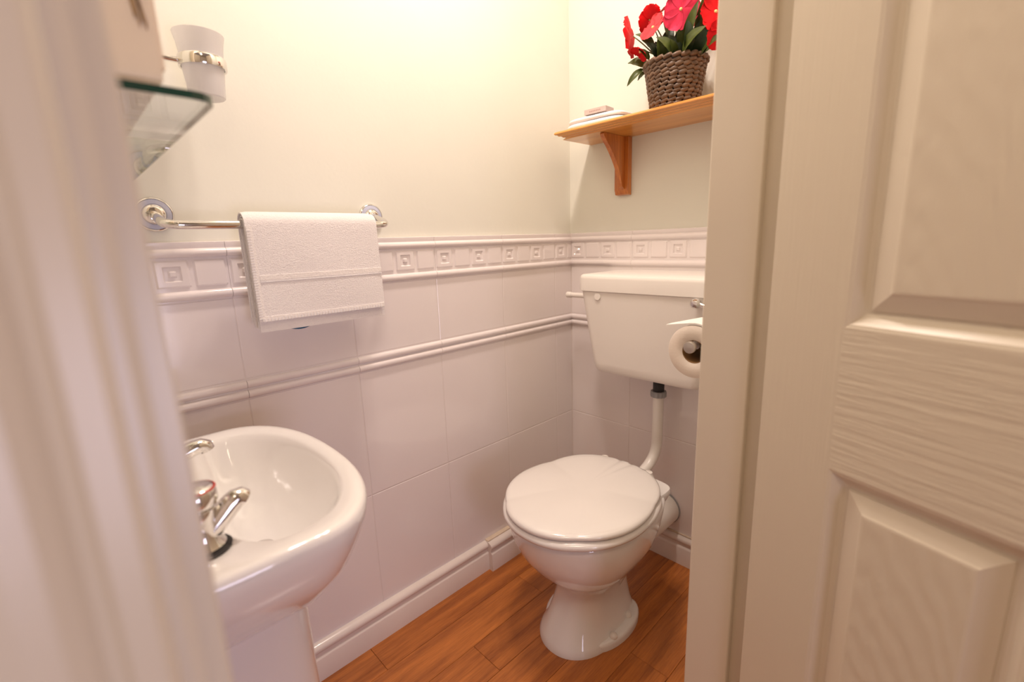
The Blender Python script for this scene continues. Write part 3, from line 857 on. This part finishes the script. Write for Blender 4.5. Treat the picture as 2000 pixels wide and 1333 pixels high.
lathe('cup', [(0.0, 0.0), (0.0255, 0.0), (0.0275, 0.002), (0.0290, 0.020), (0.0315, 0.047), (0.0323, 0.064), (0.0350, 0.085), (0.0385, 0.100), (0.0376, 0.1005), (0.0340, 0.085), (0.0308, 0.064), (0.0275, 0.020), (0.0255, 0.006), (0.0, 0.006)], m_frost, tb, n=48)

# ------------------------------------------------------------------ glass shelf and cabinet on the left wall
gs = thing('glass_shelf', 'clear glass shelf with green edge above the wash basin', 'shelf', (-1.355, -0.38, 1.182))
pts = []
gx, gy0, gy1, gr = 0.124, -0.268, 0.262, 0.016
pts += [(0.0, gy0), ]
for k in range(7): a = -PI / 2 + PI / 2 * k / 6; pts.append((gx - gr + gr * math.cos(a), gy0 + gr + gr * math.sin(a)))
for k in range(7): a = PI / 2 * k / 6; pts.append((gx - gr + gr * math.cos(a), gy1 - gr + gr * math.sin(a)))
pts += [(0.0, gy1)]
N = len(pts)
v = [(x, y, -0.003) for x, y in pts] + [(x, y, 0.003) for x, y in pts]
f = [(i, (i + 1) % N, N + (i + 1) % N, N + i) for i in range(N)] + [tuple(range(N)), tuple(range(2 * N - 1, N - 1, -1))]
mesh('glass_plate', v, f, [m_glass, m_gedge], gs, fm=[1] * N + [0, 0])
for y in (-0.2, 0.2):
    tube('bracket', [(0.0, y, -0.010), (0.05, y, -0.010)], 0.006, m_chrome, gs, n=16)
cab = thing('wall_cabinet', 'cream bathroom cabinet with a brown reed motif above the glass shelf', 'cabinet', (-1.362, -0.42, 1.19))
box('body', 0, 0.100, -0.222, 0.20, 0, 0.50, m_cab, cab, bevel=0.002)
md_ = box('mirror_door', 0.1003, 0.1033, -0.215, 0.193, 0.01, 0.49, m_cab, cab)
box('mirror_glass', 0.1035, 0.1045, -0.20, 0.18, 0.03, 0.47, m_mirror, md_)
rb = empty('motif', (0.0925, -0.2225, 0)); rb.parent = cab
for k, (dx, zz, ln, wd) in enumerate(((-0.0032, 0.037, 0.20, 0.0013), (-0.0012, 0.032, 0.22, 0.0011), (0.0010, 0.035, 0.19, 0.0010), (0.0026, 0.031, 0.15, 0.0008))):
    v = [(dx - wd * 0.2, 0, zz), (dx + wd * 0.6, 0, zz + 0.004), (dx - 0.022 + wd * 2, 0, zz + ln), (dx - 0.022 - wd * 2, 0, zz + ln)]
    v += [(a, -0.0012, c) for a, b, c in v]
    mesh('reed', v, [(0, 1, 2, 3), (7, 6, 5, 4), (0, 4, 5, 1), (1, 5, 6, 2), (2, 6, 7, 3), (3, 7, 4, 0)], m_reed, rb)

# ------------------------------------------------------------------ pine shelf
sh = thing('pine_shelf', 'varnished pine shelf with moulded edge on a wooden bracket above the cistern', 'shelf', (0, -0.39, 1.372))
sy0, sy1 = 0.309, -0.305       # local y of the two ends
prof = [(0.008, 0.018), (-0.172, 0.018), (-0.1755, 0.0165), (-0.1785, 0.0130), (-0.1785, 0.0105), (-0.1755, 0.0085), (-0.1690, 0.0085), (-0.1650, 0.0055), (-0.1560, 0.0058), (-0.1520, 0.0030), (-0.1420, 0.0032), (-0.1380, 0.0), (0.008, 0.0)]
# the ends are moulded like the front: inset each profile step along y as well
v = []; n = len(prof); f = []
for s, ye in ((1, sy0), (-1, sy1)):
    for x, z in prof:
        ins = max(0.0, (x + 0.1785)) if x < -0.14 else 0.0
        v.append((x, ye - s * ins * 0.5, z))
ins_list = {}
f = [(i, (i + 1) % n, n + (i + 1) % n, n + i) for i in range(n)] + [tuple(range(n)), tuple(range(2 * n - 1, n - 1, -1))]
mesh('board', v, f, m_pine, sh, smooth=True, autos=math.radians(20))


def bracket(yc):
    b = empty('bracket', (G, yc, 0)); b.parent = sh
    plate = [(-0.0015, -0.0005), (-0.022, -0.0005), (-0.022, -0.155), (-0.017, -0.170), (-0.0015, -0.172)]
    prism('back_plate', plate, lambda p, q, t: (p, t, q), -0.024, 0.024, m_brack, b)
    gus = [(-0.0222, -0.0006), (-0.132, -0.0006), (-0.135, -0.005), (-0.131, -0.012), (-0.121, -0.022), (-0.107, -0.034), (-0.092, -0.049), (-0.077, -0.066), (-0.063, -0.085), (-0.052, -0.104), (-0.045, -0.122), (-0.040, -0.138), (-0.034, -0.149), (-0.0222, -0.155)]
    prism('gusset', gus, lambda p, q, t: (p, t, q), -0.013, 0.001, m_brack, b)


bracket(0.176)
bracket(-0.19)

ft = thing('folded_flannel', 'white cloth folded flat on the corner end of the pine shelf', 'towel', (-0.098, -0.198, 1.3905))


def pillow(name, hx, hy, z0, z1, m, parent, sag=0.0, rnd=4.0):
    rs = []
    for z, s in ((z0, 0.93), (z0 + (z1 - z0) * 0.25, 0.99), (z0 + (z1 - z0) * 0.5, 1.0), (z0 + (z1 - z0) * 0.75, 0.98), (z1 - 0.0006, 0.93), (z1, 0.85), (z1 + 0.0008, 0.4)):
        ring = []
        for i in range(48):
            a = 2 * PI * i / 48; x = hx * s * sgnpow(math.cos(a), 2 / rnd); y = hy * s * sgnpow(math.sin(a), 2 / rnd)
            ring.append((x, y, z + (sag * math.sin(y * 22 + x * 9) if z > z0 else 0)))
        rs.append(ring)
    return rings(name, rs, m, parent)


pillow('lower_fold', 0.060, 0.102, 0.0, 0.014, m_linen, ft, 0.001)
pillow('upper_fold', 0.058, 0.098, 0.0155, 0.028, m_linen, ft, 0.0012)
sb = thing('soap_carton', 'small pinkish soap carton lying on the folded white cloth', 'soap box', (-0.128, -0.210, 1.4215))
c_ = box('carton', -0.022, 0.022, -0.036, 0.036, 0, 0.014, m_soapbox, sb, bevel=0.0008)
sb.rotation_euler = (0, 0, math.radians(4))
for k in range(7):
    box('print_mark', -0.02225, -0.02205, -0.018 + 0.0055 * k, -0.0145 + 0.0055 * k, 0.005, 0.0085, m_print, c_)

# ------------------------------------------------------------------ potted busy lizzie
pot = thing('potted_plant', 'red and pink flowering plant in a brown woven basket on the pine shelf', 'plant', (-0.090, -0.424, 1.3905))
NRW = 12; PH = 0.116; rb0, rt0 = 0.058, 0.075
lathe('basket_liner', [(0.0, 0.001), (rb0 - 0.006, 0.001), (rt0 - 0.008, PH - 0.004), (rt0 - 0.010, PH - 0.004), (rt0 - 0.014, PH - 0.02)], m_black, pot, n=32, cap1=False)
lathe('soil', [(0.0, PH - 0.026), (rt0 - 0.012, PH - 0.026), (rt0 - 0.012, PH - 0.021), (0.0, PH - 0.016)], m_soil, pot, n=32)
for k in range(NRW):
    z = 0.003 + (k + 0.5) * PH / NRW; rr = rb0 + (rt0 - rb0) * (k / (NRW - 1)); tr = PH / NRW * 0.60
    nl = 20 + (k // 3); NS = nl * 8; rs = []
    ph0 = random.random() * 6
    for i in range(NS):
        a = 2 * PI * i / NS
        l = abs(math.sin((a * nl / 2) + ph0)) ** 0.6
        th2 = tr * (0.62 + 0.5 * l) * (1 + 0.12 * math.sin(a * 3 + ph0))
        # slanted twist: each bulge rises along its length
        ff = ((a * nl / 2 + ph0) / PI) % 1.0
        zz = z + (ff - 0.5) * 0.0052
        ca, sa = math.cos(a), math.sin(a)
        ro = rr + (0.003 if k == NRW - 1 else 0)
        rs.append([((ro + th2 * 0.8 * math.cos(q)) * ca, (ro + th2 * 0.8 * math.cos(q)) * sa, zz + th2 * math.sin(q)) for q in (2 * PI * j / 8 for j in range(8))])
    rs.append(rs[0])
    rings('woven_strand', rs, m_rope, pot, False, False, autos=math.radians(80))
P0 = Vector((-0.090, -0.424, 1.3905))


def stem(tip, base=None, r=0.0016):
    base = Vector(base) if base else Vector((random.uniform(-0.02, 0.02), random.uniform(-0.02, 0.02), PH - 0.02))
    tip = Vector(tip); mid = (base + tip) / 2 + Vector((0, 0, 0.012))
    pts_ = [base * (1 - t) ** 2 + mid * 2 * t * (1 - t) + tip * t * t for t in (i / 7 for i in range(8))]
    return tube('stem', pts_, [r * (1.4 - 0.6 * i / 7) for i in range(8)], m_stem, pot, n=8)


def frame(nrm, up=Vector((0, 0, 1))):
    n_ = Vector(nrm).normalized(); x = up.cross(n_)
    if x.length < 0.1: x = Vector((0, 1, 0)).cross(n_)
    x.normalize(); return x, n_.cross(x), n_


def flower(wpos, nrm, size, m, spin=0.0, cup=0.25):
    c = Vector(wpos) - P0; X, Y, Z = frame(nrm)
    fl = empty('flower', tuple(c)); fl.parent = pot
    for k in range(5):
        a0 = spin + 2 * PI * k / 5; L = size * (1.0 + 0.12 * math.sin(k * 2.3)); wd = size * 0.52
        v = []; f = []; NU, NV = 6, 6
        for i in range(NU + 1):
            t = i / NU
            hw = wd * (0.16 + 0.95 * math.sin(min(1, t * 1.02) * PI * 0.80) ** 0.85) if t < 1 else wd * 0.42
            for j in range(NV + 1):
                s = (j / NV * 2 - 1)
                l = L * t * (1 - 0.05 * (1 - abs(s)) * (t > 0.9))
                if i == NU: l = L * (1.0 - 0.07 * s * s + 0.03 * abs(s) - 0.03 * (abs(s) < 0.2))
                p_ = l * math.cos(a0) - hw * s * math.sin(a0), l * math.sin(a0) + hw * s * math.cos(a0)
                h = cup * size * (t ** 1.6) * (0.5 + 0.3 * math.sin(k * 1.9 + 1)) - size * 0.10 * t * (1 - s * s) + 0.0004 * k + 0.05 * size * math.sin(s * 6 + k) * t
                v.append(X * p_[0] + Y * p_[1] + Z * h)
        nv = NV + 1
        for i in range(NU):
            for j in range(NV): f.append((i * nv + j, i * nv + j + 1, (i + 1) * nv + j + 1, (i + 1) * nv + j))
        mesh('petal', v, f, m, fl, smooth=True)
    eye = [[tuple(X * (r * math.cos(2 * PI * i / 12)) + Y * (r * math.sin(2 * PI * i / 12)) + Z * h) for i in range(12)] for r, h in ((0.004, 0.0005), (0.0035, 0.003), (0.0015, 0.0045))]
    rings('flower_eye', eye, m_eye, fl)
    stem(tuple(c - Z * 0.006))
    return fl


def leaf(w0, w1, wid, m=m_leaf, face=(-0.7, -0.5, 0.5), curl=0.15):
    a = Vector(w0) - P0; b = Vector(w1) - P0; d = b - a; L = d.length; d.normalize()
    s = d.cross(Vector(face)).normalized(); n_ = s.cross(d).normalized()
    N, v, f = 9, [], []
    for i in range(N + 1):
        t = i / N; hw = wid * 0.5 * (math.sin(PI * min(1, t ** 0.8)) ** 0.75) + 0.0004
        c = a + d * (L * t) - n_ * (curl * L * (2 * t - 1) ** 2 - curl * L)
        for q in (-1, -0.5, 0, 0.5, 1): v.append(c + s * hw * q + n_ * (abs(q) * hw * 0.35 + 0.0006 * math.sin(i * 2.2) * abs(q)))
    k = len(v)
    for i in range(N):
        for j in range(4): f.append((i * 5 + j, i * 5 + j + 1, i * 5 + j + 6, i * 5 + j + 5))
    o = mesh('leaf', v, f, m, pot, smooth=True)
    return o


toC = (-0.80, -0.42, -0.22)
flower((-0.14, -0.320, 1.588), (-0.25, 0.75, -0.10), 0.047, m_petr, 0.3)
flower((-0.12, -0.364, 1.622), (0.15, 0.75, 0.45), 0.033, m_petr, 1.0)
flower((-0.145, -0.388, 1.588), (-0.75, 0.15, 0.35), 0.034, m_petc, 0.1)
flower((-0.150, -0.464, 1.603), toC, 0.044, m_petp, 0.25, 0.12)
flower((-0.125, -0.538, 1.580), (-0.8, -0.9, 0.0), 0.041, m_petr, 0.6)
flower((-0.14, -0.350, 1.545), (-0.5, 0.25, -0.8), 0.024, m_petr, 0.9, 0.6)
flower((-0.08, -0.405, 1.655), (-0.5, 0.3, 0.8), 0.036, m_petr, 0.2)
flower((-0.12, -0.545, 1.530), (-0.6, -0.5, -0.3), 0.030, m_petr, 0.5)
flower((-0.07, -0.500, 1.665), (-0.5, -0.3, 0.8), 0.036, m_petc, 0.8)
flower((-0.03, -0.45, 1.62), (0.2, 0.1, 0.9), 0.038, m_petp, 0.0)
flower((-0.04, -0.53, 1.60), (0.1, -0.7, 0.6), 0.036, m_petr, 0.4)
LV = [((-0.115, -0.360, 1.507), (-0.125, -0.302, 1.532), 0.032, m_leaf), ((-0.12, -0.350, 1.508), (-0.145, -0.314, 1.468), 0.017, m_leaf), ((-0.10, -0.348, 1.507), (-0.105, -0.322, 1.488), 0.012, m_leaf),
      ((-0.115, -0.375, 1.555), (-0.135, -0.330, 1.592), 0.020, m_leaf), ((-0.13, -0.370, 1.520), (-0.150, -0.350, 1.548), 0.016, m_leaf), ((-0.125, -0.400, 1.500), (-0.165, -0.412, 1.552), 0.028, m_leaf),
      ((-0.13, -0.440, 1.512), (-0.165, -0.408, 1.555), 0.026, m_leaf), ((-0.125, -0.462, 1.505), (-0.155, -0.532, 1.545), 0.034, m_leaf), ((-0.11, -0.500, 1.498), (-0.13, -0.575, 1.520), 0.026, m_leaf),
      ((-0.12, -0.462, 1.535), (-0.145, -0.505, 1.610), 0.022, m_leaf), ((-0.12, -0.450, 1.535), (-0.135, -0.472, 1.590), 0.026, m_leaf), ((-0.10, -0.480, 1.545), (-0.125, -0.518, 1.640), 0.020, m_leaf),
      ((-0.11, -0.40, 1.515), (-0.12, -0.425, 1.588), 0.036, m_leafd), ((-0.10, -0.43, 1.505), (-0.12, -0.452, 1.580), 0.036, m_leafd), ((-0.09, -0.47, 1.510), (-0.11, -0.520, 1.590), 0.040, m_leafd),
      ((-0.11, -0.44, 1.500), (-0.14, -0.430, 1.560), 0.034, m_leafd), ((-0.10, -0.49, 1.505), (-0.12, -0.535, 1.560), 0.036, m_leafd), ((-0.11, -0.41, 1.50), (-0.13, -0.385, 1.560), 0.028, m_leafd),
      ((-0.08, -0.40, 1.52), (-0.05, -0.37, 1.58), 0.034, m_leaf), ((-0.06, -0.44, 1.52), (-0.02, -0.43, 1.57), 0.034, m_leaf), ((-0.06, -0.48, 1.52), (-0.03, -0.50, 1.58), 0.034, m_leaf)]
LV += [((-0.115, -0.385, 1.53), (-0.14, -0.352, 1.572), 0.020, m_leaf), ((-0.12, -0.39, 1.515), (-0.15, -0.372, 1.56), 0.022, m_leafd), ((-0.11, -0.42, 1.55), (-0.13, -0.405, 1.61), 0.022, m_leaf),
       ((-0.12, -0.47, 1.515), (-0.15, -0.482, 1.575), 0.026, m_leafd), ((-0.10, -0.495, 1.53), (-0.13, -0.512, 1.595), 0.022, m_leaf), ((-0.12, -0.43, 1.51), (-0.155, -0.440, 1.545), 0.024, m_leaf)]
for a, b, wd, m in LV: leaf(a, b, wd, m)
stem((-0.02, 0.05, 0.14), (0, 0.02, PH - 0.02), 0.002); stem((-0.02, -0.02, 0.16), (0, -0.01, PH - 0.02), 0.0028); stem((-0.01, -0.05, 0.17), (0, -0.02, PH - 0.02), 0.0028); stem((-0.03, 0.02, 0.12), None, 0.002)
